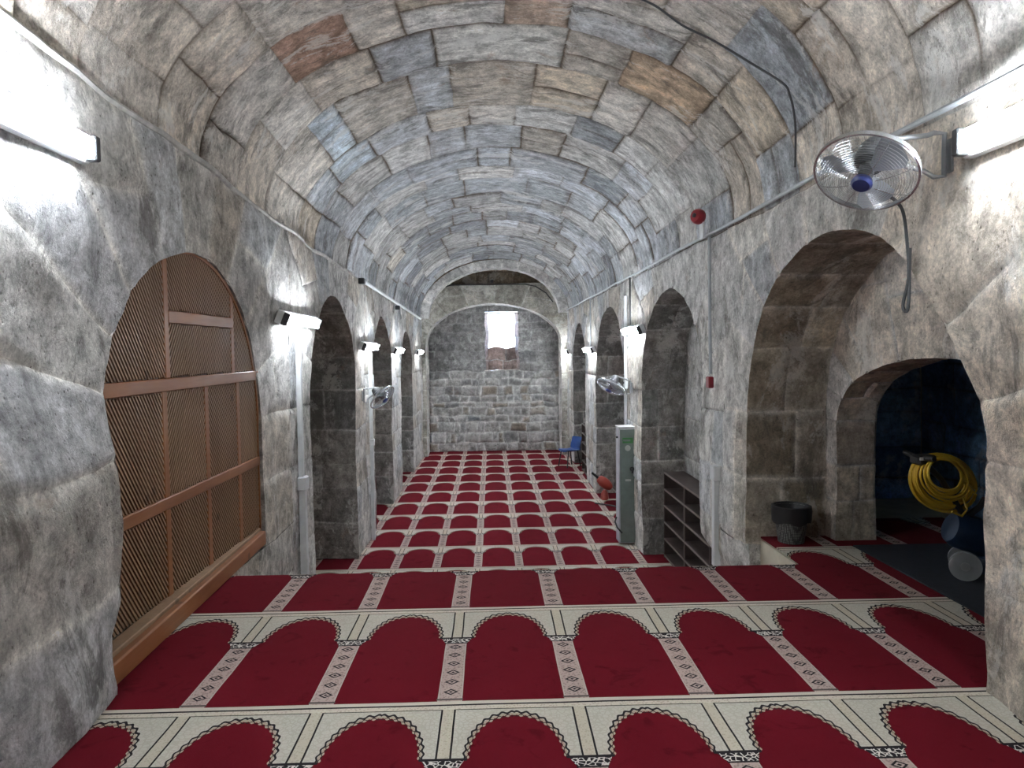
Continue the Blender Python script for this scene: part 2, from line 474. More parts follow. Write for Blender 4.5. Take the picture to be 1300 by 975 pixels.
def bay(B, Xw, side, ya, yb, jl, jr, zs, rise, z0, zt, depth, courses, rev_pal=PAL_REV, facecol=wall_col, foot=None, topfree=False, jcol=JP, axis='x', nvous=9, jw=.013, rec=.016):
    """wall bay ya..yb round an arched opening jl..jr; side +1 right wall, -1 left wall"""
    yc, a = (jl+jr)/2, (jr-jl)/2
    nx = -side
    def W(y, z, d=0.):
        return Vector((Xw + side*d, y, z)) if axis == 'x' else Vector((y, Xw + d, z))
    NF = Vector((nx, 0, 0)) if axis == 'x' else Vector((0, -1, 0))
    ft = (lambda z: foot[0]*(1-sstep(foot[1]-.08, foot[1]+.05, z))) if foot else (lambda z: 0.)
    ll = lambda z: jl - ft(z)
    zl = [z for z in courses if z0+.12 < z < zs-.15]
    zl = [z0] + zl + [zs]
    r0 = res_at(yc if axis == 'x' else 20)
    # jambs
    for left in (True, False):
        for z_0, z_1 in zip(zl[:-1], zl[1:]):
            half = (jl-ya) if left else (yb-jr)
            ks = [0, 1] if half < .5 or random.random() < .35 else [0, random.uniform(.35, .7), 1]
            for k0, k1 in zip(ks[:-1], ks[1:]):
                if left: P = lambda k, z: W(ll(z)*(1-k) + ya*k, z)
                else: P = lambda k, z: W(jr*(1-k) + yb*k, z)
                fr = ('l' if k0 == 0 else '') + ('r' if k1 == 1 else '')
                B.block(P, lambda k, z: NF, k0, k1, z_0, z_1, max(.05, half*(k1-k0)), z_1-z_0, facecol(Xw, ya if left else yb, z_0), jcol, r0, jw, rec,
                        free=fr, uvf=lambda k, z: tuple(((P(k, z).y if axis == 'x' else P(k, z).x), z)))
            # reveal
            if depth > 0:
                ds = [0, 1] if random.random() < .4 else [0, random.uniform(.35, .65), 1]
                sg = 1 if left else -1
                NR = Vector((0, sg, 0)) if axis == 'x' else Vector((sg, 0, 0))
                for d0, d1 in zip(ds[:-1], ds[1:]):
                    PR = (lambda d, z: W(ll(z), z, d*depth)) if left else (lambda d, z: W(jr, z, d*depth))
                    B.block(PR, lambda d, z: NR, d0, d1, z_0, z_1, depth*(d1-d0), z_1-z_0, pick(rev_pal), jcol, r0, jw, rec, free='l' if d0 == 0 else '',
                            uvf=lambda d, z: (d*depth, z))
    # arch
    def H(th): return yc - a*math.cos(th), zs + rise*math.sin(th)
    def tside(th):
        y, z = H(th); c = math.cos(th)
        if abs(c) < 1e-6: return 1e9
        return (y-ya)/c if c > 0 else (y-yb)/c
    def ttop(th):
        y, z = H(th); m = (zt(y+.01)-zt(y-.01))/.02
        d = math.sin(th) + m*math.cos(th)
        return 1e9 if d < 1e-5 else (zt(y)-z)/d
    def corner(lo, hi):
        g = lambda t: tside(t)-ttop(t)
        s0 = g(lo) > 0
        for _ in range(50):
            mid = (lo+hi)/2
            if (g(mid) > 0) == s0: lo = mid
            else: hi = mid
        return lo
    c1, c2 = corner(.02, PI/2), corner(PI-.02, PI/2)
    ths = breaks(0, c1, 2.9/nvous)[:-1] + breaks(c1, c2, 2.9/nvous)[:-1] + breaks(c2, PI, 2.9/nvous)
    def PA(th, k):
        y, z = H(th); t = max(.01, min(tside(th), ttop(th)))*k
        return W(y - t*math.cos(th), z + t*math.sin(th))
    for t0, t1 in zip(ths[:-1], ths[1:]):
        tm = (t0+t1)/2; lt_ = max(.05, min(tside(tm), ttop(tm))); ls_ = (t1-t0)*(a+lt_*.5)
        ks = [0, 1] if lt_ < .75 else [0, min(.75, random.uniform(.42, .62)), 1]
        istop = c1-1e-4 <= t0 and t1 <= c2+1e-4
        for k0, k1 in zip(ks[:-1], ks[1:]):
            fr = ('b' if k0 == 0 else '') + ('t' if (k1 == 1 and (not istop or topfree)) else '')
            y_, z_ = H(tm)
            B.block(PA, lambda s_, t_: NF, t0, t1, k0, k1, ls_, lt_*(k1-k0), facecol(Xw, y_, z_), jcol, r0, jw, rec, free=fr,
                    uvf=lambda s_, t_: ((PA(s_, t_).y if axis == 'x' else PA(s_, t_).x), PA(s_, t_).z))
        if depth > 0:
            def PS(th, d):
                y, z = H(th); return W(y, z, d*depth)
            def NS(th, d):
                y, z = math.cos(th)/a, -math.sin(th)/rise; l = math.hypot(y, z)
                return Vector((0, y/l, z/l)) if axis == 'x' else Vector((y/l, 0, z/l))
            ds = [0, 1] if random.random() < .5 else [0, random.uniform(.35, .65), 1]
            for d0, d1 in zip(ds[:-1], ds[1:]):
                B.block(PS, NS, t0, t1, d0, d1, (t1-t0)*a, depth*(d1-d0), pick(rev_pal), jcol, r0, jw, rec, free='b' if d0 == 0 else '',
                        uvf=lambda s_, d_: (d_*depth, s_*a))

def ashlar(B, P, N, s0, s1, t0, t1, row, wid, pal, jcol, res, jw=.013, rec=.016, free='', uvf=None, off=.008):
    """coursed stones over a flat patch, lengths in metres"""
    tb = breaks(t0, t1, row)
    for a_, b_ in zip(tb[:-1], tb[1:]):
        sb = breaks(s0, s1, wid*random.uniform(.85, 1.2), .3)
        for c_, d_ in zip(sb[:-1], sb[1:]):
            B.block(P, lambda s_, t_: N, c_, d_, a_, b_, d_-c_, b_-a_, pick(pal) if isinstance(pal, list) else pal(c_, a_), jcol, res, jw, rec,
                    free=('l' if 'l' in free and c_ == s0 else '')+('r' if 'r' in free and d_ == s1 else '')+('b' if 'b' in free and a_ == t0 else '')+('t' if 't' in free and b_ == t1 else ''), off=off, uvf=uvf)

COURSES = [.55, 1.05, 1.4, 1.92, 2.36, 2.85]
# ---- left wall
B = Masonry()
L_A = [(1.6, 7.0, 3.58, 6.15, 2.50, 1.23, 1.37), (7.0, 11.2, 7.83, 10.38, 2.50, 1.26, 0), (11.2, 14.85, 12.02, 14.12, 2.68, 1.0, 0), (14.85, 20.0, 15.6, 17.88, 2.50, 1.0, 0)]
for ya, yb, jl, jr, zs, ri, z0 in L_A:
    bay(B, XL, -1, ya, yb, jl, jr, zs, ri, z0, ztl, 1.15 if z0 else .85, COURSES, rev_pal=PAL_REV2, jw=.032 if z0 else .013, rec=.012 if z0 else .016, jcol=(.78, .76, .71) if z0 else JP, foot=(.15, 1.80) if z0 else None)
ashlar(B, lambda s_, t_: Vector((XL, s_, t_)), Vector((1,0,0)), 4.6, 7.0, 0, 1.37, .5, .9, PAL_WALL, JP, .06, free='rt', uvf=lambda s_, t_: (s_, t_))
ashlar(B, lambda s_, t_: Vector((XL, s_, t_*ztl(s_))), Vector((1,0,0)), -3.0, 1.6, 0.30, 1.0, .12, 1.1, PAL_NEARL, JP, .05, free='r')
for ya, yb, jl, jr, zs, ri, z0 in L_A:                                  # backs of the niches
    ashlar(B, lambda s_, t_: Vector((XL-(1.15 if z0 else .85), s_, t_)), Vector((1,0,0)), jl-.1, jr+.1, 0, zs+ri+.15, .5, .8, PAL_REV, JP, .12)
ashlar(B, lambda s_, t_: Vector((XL, s_, t_)), Vector((1,0,0)), 20.0, 21.5, 0, 3.96, .45, .7, PAL_WALL, JP, .12, free='l')
wl = B.build('wall_left', M['wall'])
# ---- right wall
B = Masonry()
R_A = [(1.6, 6.55, 3.24, 6.03, 2.50, 1.29, Z1-.05), (6.55, 10.95, 7.24, 10.30, 2.45, 1.34, 0), (10.95, 15.6, 11.62, 14.82, 2.50, 1.32, 0), (15.6, 20.0, 16.4, 18.9, 2.50, 1.21, 0)]
for i, (ya, yb, jl, jr, zs, ri, z0) in enumerate(R_A):
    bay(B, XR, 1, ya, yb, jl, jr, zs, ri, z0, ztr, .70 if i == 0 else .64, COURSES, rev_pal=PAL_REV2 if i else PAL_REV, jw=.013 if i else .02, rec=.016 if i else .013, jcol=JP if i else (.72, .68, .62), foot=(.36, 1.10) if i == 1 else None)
    if i: ashlar(B, lambda s_, t_: Vector((XR+.64, s_, t_)), Vector((-1,0,0)), jl-.1, jr+.1, 0, zs+ri+.15, .5, .8, PAL_NICHE, JP, .07)
ashlar(B, lambda s_, t_: Vector((XR, s_, t_)), Vector((-1,0,0)), 6.0, 6.55, 0, Z1-.05, .5, .9, PAL_WALL, JP, .06, free='rt', uvf=lambda s_, t_: (s_, t_))
ashlar(B, lambda s_, t_: Vector((XR, s_, t_)), Vector((-1,0,0)), -3.0, 1.6, 1.2, 4.15, .5, 1.1, PAL_NEARR, JP, .05, free='r')
ashlar(B, lambda s_, t_: Vector((XR, s_, t_)), Vector((-1,0,0)), 20.0, 21.5, 0, 4.15, .45, .7, PAL_WALL, JP, .12, free='l')
ashlar(B, lambda s_, t_: Vector((s_, 6.03, t_)), Vector((0,-1,0)), XR, XR+.25, 0, Z1-.05, .5, .5, PAL_WALL, JP, .06, free='lt')
# back of the alcove, broken through into a dark room
PAL_ALC = [(3, (.58, .52, .45)), (2, (.53, .48, .43)), (2, (.60, .58, .56))]
def alc(x_, y, z): return pick(PAL_ALC)
bay(B, XR+.70, 1, 2.7, 6.35, 3.2, 5.86, 2.42, .55, Z1-.05, lambda y: 4.0, .34, [1.75, 2.05], rev_pal=[(2, (.42, .37, .30)), (1, (.36, .31, .26))], facecol=alc, topfree=True)
wr = B.build('wall_right', M['wall'])
# ---- dark side room
B = Masonry()
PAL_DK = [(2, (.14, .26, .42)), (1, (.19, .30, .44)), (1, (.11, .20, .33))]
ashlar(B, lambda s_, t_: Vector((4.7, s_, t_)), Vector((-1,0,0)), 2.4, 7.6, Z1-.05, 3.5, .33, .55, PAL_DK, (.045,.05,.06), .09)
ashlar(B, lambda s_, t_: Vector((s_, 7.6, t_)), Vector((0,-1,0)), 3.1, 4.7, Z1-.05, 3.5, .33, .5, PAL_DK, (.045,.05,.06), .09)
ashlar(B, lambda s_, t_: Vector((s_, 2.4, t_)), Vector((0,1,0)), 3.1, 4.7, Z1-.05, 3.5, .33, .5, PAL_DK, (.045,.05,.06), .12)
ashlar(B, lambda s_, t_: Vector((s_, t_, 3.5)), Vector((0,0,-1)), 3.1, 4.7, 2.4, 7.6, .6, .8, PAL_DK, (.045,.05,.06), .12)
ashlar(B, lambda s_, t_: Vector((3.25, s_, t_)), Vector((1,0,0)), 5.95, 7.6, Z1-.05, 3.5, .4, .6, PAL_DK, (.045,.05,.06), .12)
B.build('wall_side_room', M['rubble'])

# ---- barrel vault
B = Masonry()
APEX = 5.60
def VP(y, t):
    zl, zr = ztl(y), ztr(y); hw = (XR-XL)/2; xc = (XR+XL)/2
    base = zl + (zr-zl)*t
    th = PI*(1-t)
    return Vector((xc + hw*math.cos(th), y, base + (APEX-base)*math.sin(th)))
def VN(y, t):
    th = PI*(1-t); x_, z_ = math.cos(th)/2.09, math.sin(th)/1.40; l = math.hypot(x_, z_)
    return Vector((-x_/l, 0, -z_/l))
P_WARM = [(4, (.54, .49, .43)), (3, (.51, .475, .43)), (2, (.56, .535, .50)), (1, (.48, .42, .345))]  # near vault stones, with the warm glow of the lamp put into their colour
P_COOL = [(3, (.455, .475, .50)), (3, (.49, .485, .47)), (2, (.405, .43, .46)), (2, (.57, .57, .56)), (1, (.33, .35, .37)), (.5, (.47, .44, .39))]  # stones farther in, with the cool lamp light put into their colour
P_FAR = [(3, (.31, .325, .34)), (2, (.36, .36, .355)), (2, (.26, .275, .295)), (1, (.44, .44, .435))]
SPECIAL = [(5.61,.23,(.36,.235,.18)), (6.34,.517,(.58,.575,.55)), (6.68,.249,(.47,.53,.59)), (5.44,.445,(.62,.61,.59)), (5.47,.568,(.40,.31,.25)), (7.74,.216,(.46,.52,.57)), (5.58,.692,(.47,.48,.49)), (6.19,.794,(.47,.36,.26)), (9.39,.789,(.25,.27,.29))]
y = -3.0
while y < 19.95:
    w_ = random.uniform(.62, 1.12)
    y2 = y + w_
    if y2 > 19.4: y2 = 20.0
    n = random.choice((9, 10, 10, 11))
    tb = breaks(0, 1, 1/n, .27)
    for t0, t1 in zip(tb[:-1], tb[1:]):
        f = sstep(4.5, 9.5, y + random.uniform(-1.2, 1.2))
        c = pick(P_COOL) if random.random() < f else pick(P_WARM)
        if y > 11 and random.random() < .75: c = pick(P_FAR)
        ys = [y, y2] if random.random() < .62 else [y, y + (y2-y)*random.uniform(.4, .6), y2]
        for a_, b_ in zip(ys[:-1], ys[1:]):
            if len(ys) == 3: kk = random.uniform(.9, 1.1); c = tuple(v*kk for v in c)
            cs = [q[2] for q in SPECIAL if a_ <= q[0] < b_ and t0 <= q[1] < t1]
            if cs: c = cs[0]
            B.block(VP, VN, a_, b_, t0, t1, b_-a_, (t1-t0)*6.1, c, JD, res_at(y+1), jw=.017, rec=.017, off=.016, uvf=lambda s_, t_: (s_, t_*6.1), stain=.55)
    y = y2
B.build('ceiling', M['vault'])

# ---- end of the hall: plastered rib, tympanum with a lower arch, rubble wall with the window
B = Masonry()
PAL_PL = [(1, (.56, .55, .53)), (1, (.53, .525, .51))]
def RP(t, k):
    th = PI*(1-t); hw = 2.09 - .24*k; xc = .11
    return Vector((xc + hw*math.cos(th), 19.98, 3.95 + .15*t + (APEX-4.03-.24*k)*math.sin(th)))
def RS(t, d):
    p = RP(t, 1.); p.y = 19.98 + d*.45; return p
tb = breaks(0, 1, .09)
for t0, t1 in zip(tb[:-1], tb[1:]):
    B.block(RP, lambda s_, t_: Vector((0,-1,0)), t0, t1, 0, 1, 5.6*(t1-t0), .2, pick(PAL_PL), JP, .09, rec=.004, free='t', uvf=lambda s_, t_: (s_*6, t_*.2))
    B.block(RS, lambda s_, t_: VN(0, s_), t0, t1, 0, 1, 5.6*(t1-t0), .45, pick(PAL_PL), JP, .09, rec=.004, free='b', uvf=lambda s_, t_: (s_*6, t_))
B.build('trim_1', M['plaster'])
B = Masonry()
PAL_T = [(2, (.30, .285, .25)), (2, (.33, .315, .28)), (1, (.27, .26, .24))]
bay(B, 20.42, 1, -2.05, 2.28, -1.86, 2.04, 3.25, 1.15, 0, lambda y: 4.96, .95, COURSES, rev_pal=[(1, (.60, .59, .56)), (1, (.56, .55, .53))], facecol=lambda *a: pick(PAL_T), axis='y', nvous=8, jcol=(.62, .61, .58))
ashlar(B, lambda s_, t_: Vector((s_, 20.42+t_, 4.96)), Vector((0,0,1)), -2.0, 2.2, 0, .35, .4, 1.4, PAL_PL, JP, .15)
ashlar(B, lambda s_, t_: Vector((s_, 20.77, t_)), Vector((0,-1,0)), -1.9, 2.1, 4.9, 5.7, .5, .8, [(1, (.22, .17, .12)), (1, (.25, .20, .145))], JD, .15)  # set-back lunette; its shade is also put into the dark stone colour
B.build('wall_tympanum', M['rubble'])
B = Masonry()
YB = 21.42
PAL_RUB = [(3, (.27, .262, .25)), (2, (.215, .215, .215)), (2, (.34, .335, .33)), (.7, (.27, .235, .195)), (.4, (.10, .11, .125))]
PB = lambda s_, t_: Vector((s_, YB, t_)) + noise.noise_vector(Vector((s_*2.6, 3.1, t_*2.6)))*.055
NB = Vector((0,-1,0))
z = 0.
while z < 2.42:
    h = min(random.uniform(.17, .33), 2.44-z)
    if 2.44-z-h < .14: h = 2.44-z
    x_ = -2.1
    while x_ < 2.3:
        w_ = random.uniform(.16, .52)
        B.block(PB, lambda s_, t_: NB, x_, x_+w_, z, z+h, w_, h, pick(PAL_RUB), (.56, .555, .54), .07, jw=.03, rec=.03, off=.03, uvf=lambda s_, t_: (s_, t_), jvar=False)
        x_ += w_
    z += h
WX0, WX1, WZ0, WZ1 = -.16, .84, 2.44, 4.20
PAL_UP = [(2, (.20, .198, .195)), (2, (.23, .225, .22)), (1, (.17, .168, .17))]
for a_, b_ in ((-2.1, WX0), (WX1, 2.3)):
    ashlar(B, PB, NB, a_, b_, WZ0, WZ1, .30, .45, PAL_UP, (.38, .375, .37), .08, jw=.02, rec=.022, off=.02, uvf=lambda s_, t_: (s_, t_), free=('r' if b_ == WX0 else 'l'))
ashlar(B, PB, NB, -2.1, 2.3, WZ1, 5.0, .4, .6, PAL_UP, (.36, .355, .345), .12, uvf=lambda s_, t_: (s_, t_))
B.build('wall_back', M['rubble'])
B = Masonry()                                                            # window niche: pinkish jambs, low breast wall, open sky above
PAL_W = [(1, (.42, .34, .31)), (1, (.38, .30, .275)), (1, (.45, .38, .35))]
for xx, sg in ((WX0, 1), (WX1, -1)):
    ashlar(B, lambda s_, t_: Vector((xx + sg*.10*s_/.55, YB+s_, t_)) + noise.noise_vector(Vector((xx*2.6, 3.1, t_*2.6)))*.055, Vector((sg,0,0)), 0, .55, WZ0, WZ1, .35, .5, PAL_W, JP, .08, free='l')
ashlar(B, lambda s_, t_: Vector((s_, YB+t_, WZ1-.02)), Vector((0,0,-1)), WX0-.06, WX1+.06, -.05, .55, .4, .5, PAL_UP, JP, .1)
ashlar(B, lambda s_, t_: Vector((s_, YB+t_, WZ0+.02)), Vector((0,0,1)), WX0-.06, WX1+.06, -.06, .55, .4, .5, [(1, (.46, .40, .37))], JP, .1)
ashlar(B, lambda s_, t_: Vector((s_, YB+.45, t_ + .06*nz(Vector((s_*3,0,0)),1))), NB, WX0-.05, WX1+.05, WZ0, 3.14, .35, .5, [(1, (.36, .275, .25)), (1, (.40, .315, .29))], JP, .07, free='t')
ashlar(B, lambda s_, t_: Vector((s_, YB+.45+t_, 3.14 + .06*nz(Vector((s_*3,0,0)),1))), Vector((0,0,1)), WX0-.05, WX1+.05, 0, .5, .5, .5, PAL_W, JP, .1, free='b')
B.build('window_1', M['rubble'])

# ---- added unseen shell that keeps daylight out except at the window
m = MB()
def quad(a, b, c, d): 
    i = len(m.v); m.v += [Vector(a), Vector(b), Vector(c), Vector(d)]; m.f.append((i, i+1, i+2, i+3))
x0_, x1_, y0_, y1_, z0_, z1_ = -3.2, 5.2, -3.2, 22.0, -.2, 6.1
quad((x0_,y0_,z1_),(x1_,y0_,z1_),(x1_,y1_,z1_),(x0_,y1_,z1_)); quad((x0_,y0_,z0_),(x1_,y0_,z0_),(x1_,y1_,z0_),(x0_,y1_,z0_))
quad((x0_,y0_,z0_),(x0_,y1_,z0_),(x0_,y1_,z1_),(x0_,y0_,z1_)); quad((x1_,y0_,z0_),(x1_,y1_,z0_),(x1_,y1_,z1_),(x1_,y0_,z1_))
quad((x0_,y1_,z0_),(x1_,y1_,z0_),(x1_,y1_,2.40),(x0_,y1_,2.40)); quad((x0_,y1_,4.25),(x1_,y1_,4.25),(x1_,y1_,z1_),(x0_,y1_,z1_))
quad((x0_,y1_,2.40),(WX0-.02,y1_,2.40),(WX0-.02,y1_,4.25),(x0_,y1_,4.25)); quad((WX1+.02,y1_,2.40),(x1_,y1_,2.40),(x1_,y1_,4.25),(WX1+.02,y1_,4.25))
o = m.build('daylight_block_shell', M['outer']); o['kind'] = 'structure'
m = MB(); m.box((.1, -3.05, 3.0), (4.6, .12, 6.0)); o = m.build('wall_front', M['outer']); o['kind'] = 'structure'

# pale mortar fillet between the left wall and the vault
m = MB(); pts = []
y = -2.9
while y < 10.6:
    p = warp(Vector((XL, y, ztl(y)))); pts.append(p + Vector((-.004, 0, .0)) + noise.noise_vector(Vector((y*1.3, 0, 5)))*.018); y += .12
m.tube(pts, .021, 7)
o = m.build('trim_2', plain('pale_mortar', (.50, .49, .47), .9, 0, .35, 9, .8), None, True); o['kind'] = 'structure'

# ------------------------------------------------------------------ floors and carpets
m = MB(); m.box((0, 9.3, -.06), (6.0, 25., .1)); o = m.build('floor', M['floor']); o['kind'] = 'structure'
m = MB(); m.box((.15, 1.08, Z1/2-.01), (4.34, 8.26, Z1-.03)); o = m.build('floor_platform', M['cream']); o['kind'] = 'structure'
m = MB(); m.box((3.52, 4.25, Z1/2-.01), (2.38, 4.7, Z1-.03))
m.box((4.0, 7.1, Z1/2-.01), (1.4, 1.0, Z1-.03)); o = m.build('floor_alcove', M['cream']); o['kind'] = 'structure'
def carpet(name, poly, z, mat, label, th=.012):
    m = MB(); m.prism([(p[0], p[1], z-th) for p in poly], (0, 0, th)); o = m.build(name, mat)
    return tag(o, label, 'carpet')
carpet('prayer_carpet', [(2.40,-2.9),(2.42,3.2),(2.96,3.4),(2.96,5.72),(4.3,5.72),(4.3,6.6),(2.9,6.6),(2.9,6.12),(2.33,6.12),(2.33,5.24),(-1.99,5.24),(-1.99,3.3),(-1.95,3.1),(-1.95,-2.9)], Z1+.004, M['carpet_up'],
       'red prayer carpet with cream arches covering the raised platform in the foreground')
carpet('prayer_carpet', [(-2.75,5.3),(2.28,5.3),(2.28,6.3),(2.75,7.0),(2.75,20.0),(2.3,20.2),(2.3,21.45),(-2.0,21.45),(-2.0,20.2),(-2.75,18.0)], .004, M['carpet_lo'],
       'long red prayer carpet of small arches on the lower hall floor beyond the step')
m = MB(); m.prism([(2.955,3.3,Z1-.004),(4.5,3.3,Z1-.004),(4.5,5.70,Z1-.004),(2.97,5.70,Z1-.004)], (0,0,.014)); tag(m.build('floor_mat', M['mat']), 'dark navy mat on the alcove floor under the yellow cable coil', 'mat')

# ------------------------------------------------------------------ fluorescent lamps
def lamp(i, side, yc, z, label, length=1.30):
    xw = XR if side > 0 else XL
    r = empty('fluorescent_lamp', (xw, yc, z), label, 'lamp', 'fluorescent wall lamps')
    sx = -side
    hl = length/2
    if i not in (0, 5): r.rotation_euler.y = sx*.40
    m = MB(); m.box((sx*.045, 0, 0), (.06, length, .13), bev=.008); m.build('housing', M['white'], r)
    for zz in (.032, -.032):
        m = MB(); m.cyl((sx*.108, -hl+.05, zz), (sx*.108, hl-.05, zz), .0145, n=12); m.build('tube', M['tube'], r, True)
    for e in (-1, 1):
        m = MB(); m.box((sx*.10, e*(hl-.03), 0), (.055, .045, .12), bev=.006); m.build('end_cap', M['darkgrey'], r)
    for e in (-.4, .4):
        m = MB(); m.box((sx*.005, e, 0), (.06, .05, .06)); m.build('wall_mount', M['galv'], r)
    return r
lamp(0, -1, 2.86, 4.03, 'bright fluorescent lamp high on the left wall near the camera, cut by the photo edge')
lamp(1, -1, 7.24, 3.40, 'fluorescent lamp above the white trunking just past the wooden lattice')
lamp(2, -1, 11.3, 3.165, 'fluorescent lamp above the left wall fan')
lamp(3, -1, 14.75, 3.10, 'fluorescent lamp on the left pier between the third and fourth niches')
lamp(4, -1, 19.1, 3.06, 'farthest fluorescent lamp on the left wall beside the end arch')
lamp(5, 1, 2.52, 3.95, 'bright fluorescent lamp high on the right wall beside the big near fan')
lamp(6, 1, 10.65, 3.355, 'fluorescent lamp on the right pier above the grey cabinet')
lamp(7, 1, 15.4, 3.07, 'fluorescent lamp on the right pier behind the one over the cabinet')
lamp(8, 1, 20.1, 3.02, 'farthest fluorescent lamp on the right wall by the end arch')

# ------------------------------------------------------------------ wall fans
def fan(base, side, head, n, label, cord=None):
    """base: point on the wall; head: guard centre; n: blowing direction"""
    base, head = Vector(base), Vector(head); n = Vector(n).normalized()
    r = empty('wall_fan', base, label, 'fan', 'wall fans')
    h = head - base; sx = -side
    up = Vector((0,0,1)); u = up.cross(n).normalized(); v = n.cross(u)
    R = Matrix((u, v, n)).transposed()
    RG = .225
    # bracket loop on the wall + arm
    m = MB()
    m.box((sx*.006, 0, -.02), (.014, .06, .16), bev=.004)
    m.build('bracket_plate', M['galv'], r)
    piv = h - n*.17
    m = MB()
    a = Vector((sx*.03, 0, .085)); bq = Vector((sx*.03, 0, -.115))
    end1 = piv + Vector((0, .0, .03)); end2 = piv + Vector((0, 0, -.05))
    m.tube([end1, a + (end1-a)*.25, a + Vector((sx*.05, 0, .004)), a, (a+bq)/2, bq, bq + Vector((sx*.05, 0, -.004)), bq + (end2-bq)*.3, end2], .012, 8)
    m.build('bracket_arm', M['galv'], r, True)
    m = MB(); m.lathe([(.012,-.20),(.05,-.19),(.068,-.15),(.072,-.08),(.066,-.05),(.03,-.045)], h, R, 20); m.build('motor', M['darkgrey'], r, True)
    m = MB(); m.cyl(piv + Vector((0,0,-.09)), piv + Vector((0,0,.04)), .03, n=12); m.build('tilt_joint', M['black'], r, True)
    # guard
    g = MB()
    for k in range(16):
        q = .07 + (RG-.07)*k/15; z = .075*math.sqrt(max(0, 1-(q/RG)**2.6)) 
        g.tube([h + R @ Vector((q*math.cos(t), q*math.sin(t), z)) for t in [2*PI*i/36 for i in range(36)]], .0011 if k < 15 else .003, 4, True)
    for i in range(8):
        t = 2*PI*i/8
        g.tube([h + R @ Vector((q*math.cos(t), q*math.sin(t), .075*math.sqrt(max(0, 1-(q/RG)**2.6)))) for q in (.06, .11, .16, .2, .22, RG)], .0018, 4)
    for i in range(40):
        t = 2*PI*i/40
        g.tube([h + R @ Vector((q*math.cos(t), q*math.sin(t), -.075*math.sqrt(max(0, 1-(q/RG)**3)))) for q in (.065, .12, .17, .21, RG)], .0011, 4)
    for q in (.10, .17):
        g.tube([h + R @ Vector((q*math.cos(t), q*math.sin(t), -.07)) for t in [2*PI*i/36 for i in range(36)]], .0015, 4, True)
    go = g.build('guard', M['chrome'], r, True)
    m = MB(); m.lathe([(RG-.004,-.012),(RG+.006,-.012),(RG+.006,.012),(RG-.004,.012),(RG-.004,-.012)], h, R, 48, False); m.build('guard_rim', M['chrome'], r, True)
    m = MB(); m.lathe([(.045,.060),(.048,.078),(.038,.090),(.01,.093)], h, R, 20); m.build('hub_badge', M['bluehub'], r, True)
    m = MB(); m.lathe([(.03,-.045),(.036,-.03),(.036,.02),(.02,.035)], h, R, 20); m.build('hub', M['darkgrey'], r, True)
    for i in range(3):
        t0 = 2*PI*i/3 + .5
        rows = []
        for side_ in (1, -1):
            for q, wd in ((.03,.35),(.08,.46),(.13,.5),(.18,.46),(.205,.30)):
                rows.append([h + R @ Vector((q*math.cos(t0+wd*e), q*math.sin(t0+wd*e), -.028*e*(q/.2)**.5 - .004 + side_*.0015)) for e in (-1,-.5,0,.5,1)])
        m = MB(); m.grid(rows[:5]); m.grid(rows[5:])
        m.build('blade', M['blade'], r, True)
    if cord:
        m = MB(); m.tube(smooth_path([Vector(p)-base for p in cord]), .009, 6); m.build('power_cord', M['darkgrey'], r, True)
    return r
fan((2.20, 3.36, 3.97), 1, (1.76, 3.30, 3.86), (-.47, -.40, -.79), 'big wall fan with chrome guard high on the right wall near the camera',
    [(1.98,3.5,3.80),(2.10,3.58,3.74),(2.14,3.60,3.57),(2.15,3.60,3.40),(2.14,3.63,3.26),(2.15,3.60,3.25),(2.16,3.61,3.55)])
fan((-1.97, 10.85, 2.40), -1, (-1.68, 10.95, 2.35), (.62, -.25, -.62), 'grey wall fan on the left pier under a fluorescent lamp')
fan((2.19, 10.95, 2.47), 1, (1.84, 10.85, 2.47), (-.55, -.30, -.95), 'grey wall fan on the right pier above the grey cabinet')

# ------------------------------------------------------------------ wooden lattice screen in the first left arch
SX = -2.06
scr = empty('lattice_screen', (SX, 4.86, Z1), 'brown wooden lattice screen filling the first arch of the left wall', 'screen')
SYC, SA, SZS, SRI = 4.865, 1.33, 2.50, 1.29
def sloc(y, z, d=0.): return Vector((d, y-4.86, z-Z1))
def arch_pts(a, ri, n=40, bottom=1.41):
    return [(SYC-a, bottom)] + [(SYC - a*math.cos(PI*i/n), SZS + ri*math.sin(PI*i/n)) for i in range(n+1)] + [(SYC+a, bottom)]
oa, ia = arch_pts(SA, SRI), arch_pts(SA-.075, SRI-.075)
m = MB(); n = len(oa)
for d in (.0, .055): m.v += [sloc(*p, d) for p in oa] + [sloc(*p, d) for p in ia]
for i in range(n-1):
    m.f += [(i, i+1, n+i+1, n+i), (2*n+i, 2*n+i+1, 3*n+i+1, 3*n+i), (i, i+1, 2*n+i+1, 2*n+i), (n+i, n+i+1, 3*n+i+1, 3*n+i)]
m.build('arched_frame', M['frame_wood'], scr)
def bar(name, y0, y1, z0, z1, mat, d0=.0, d1=.05):
    c = sloc((y0+y1)/2, (z0+z1)/2, (d0+d1)/2); m = MB(); m.box(c, (d1-d0, y1-y0, z1-z0), bev=.005); m.build(name, mat, scr)
def ztop_in(y, a=SA-.05, ri=SRI-.05): return SZS + ri*math.sqrt(max(0, 1-((y-SYC)/a)**2))
bar('rail', SYC-SA+.03, SYC+SA-.03, 2.82, 2.90, M['rail_wood'], .0, .058)
bar('rail', SYC-SA+.03, SYC+SA-.03, 2.09, 2.165, M['rail_wood'], .0, .058)
bar('rail', 4.50, 5.60, 3.245, 3.325, M['rail_wood'], .0, .054)
for y_ in (4.48, 5.60): bar('post', y_-.032, y_+.032, 2.90, ztop_in(y_), M['frame_wood'])
for y_ in (4.42, 5.06, 5.68): bar('post', y_-.034, y_+.034, 1.5, 2.83, M['frame_wood'])
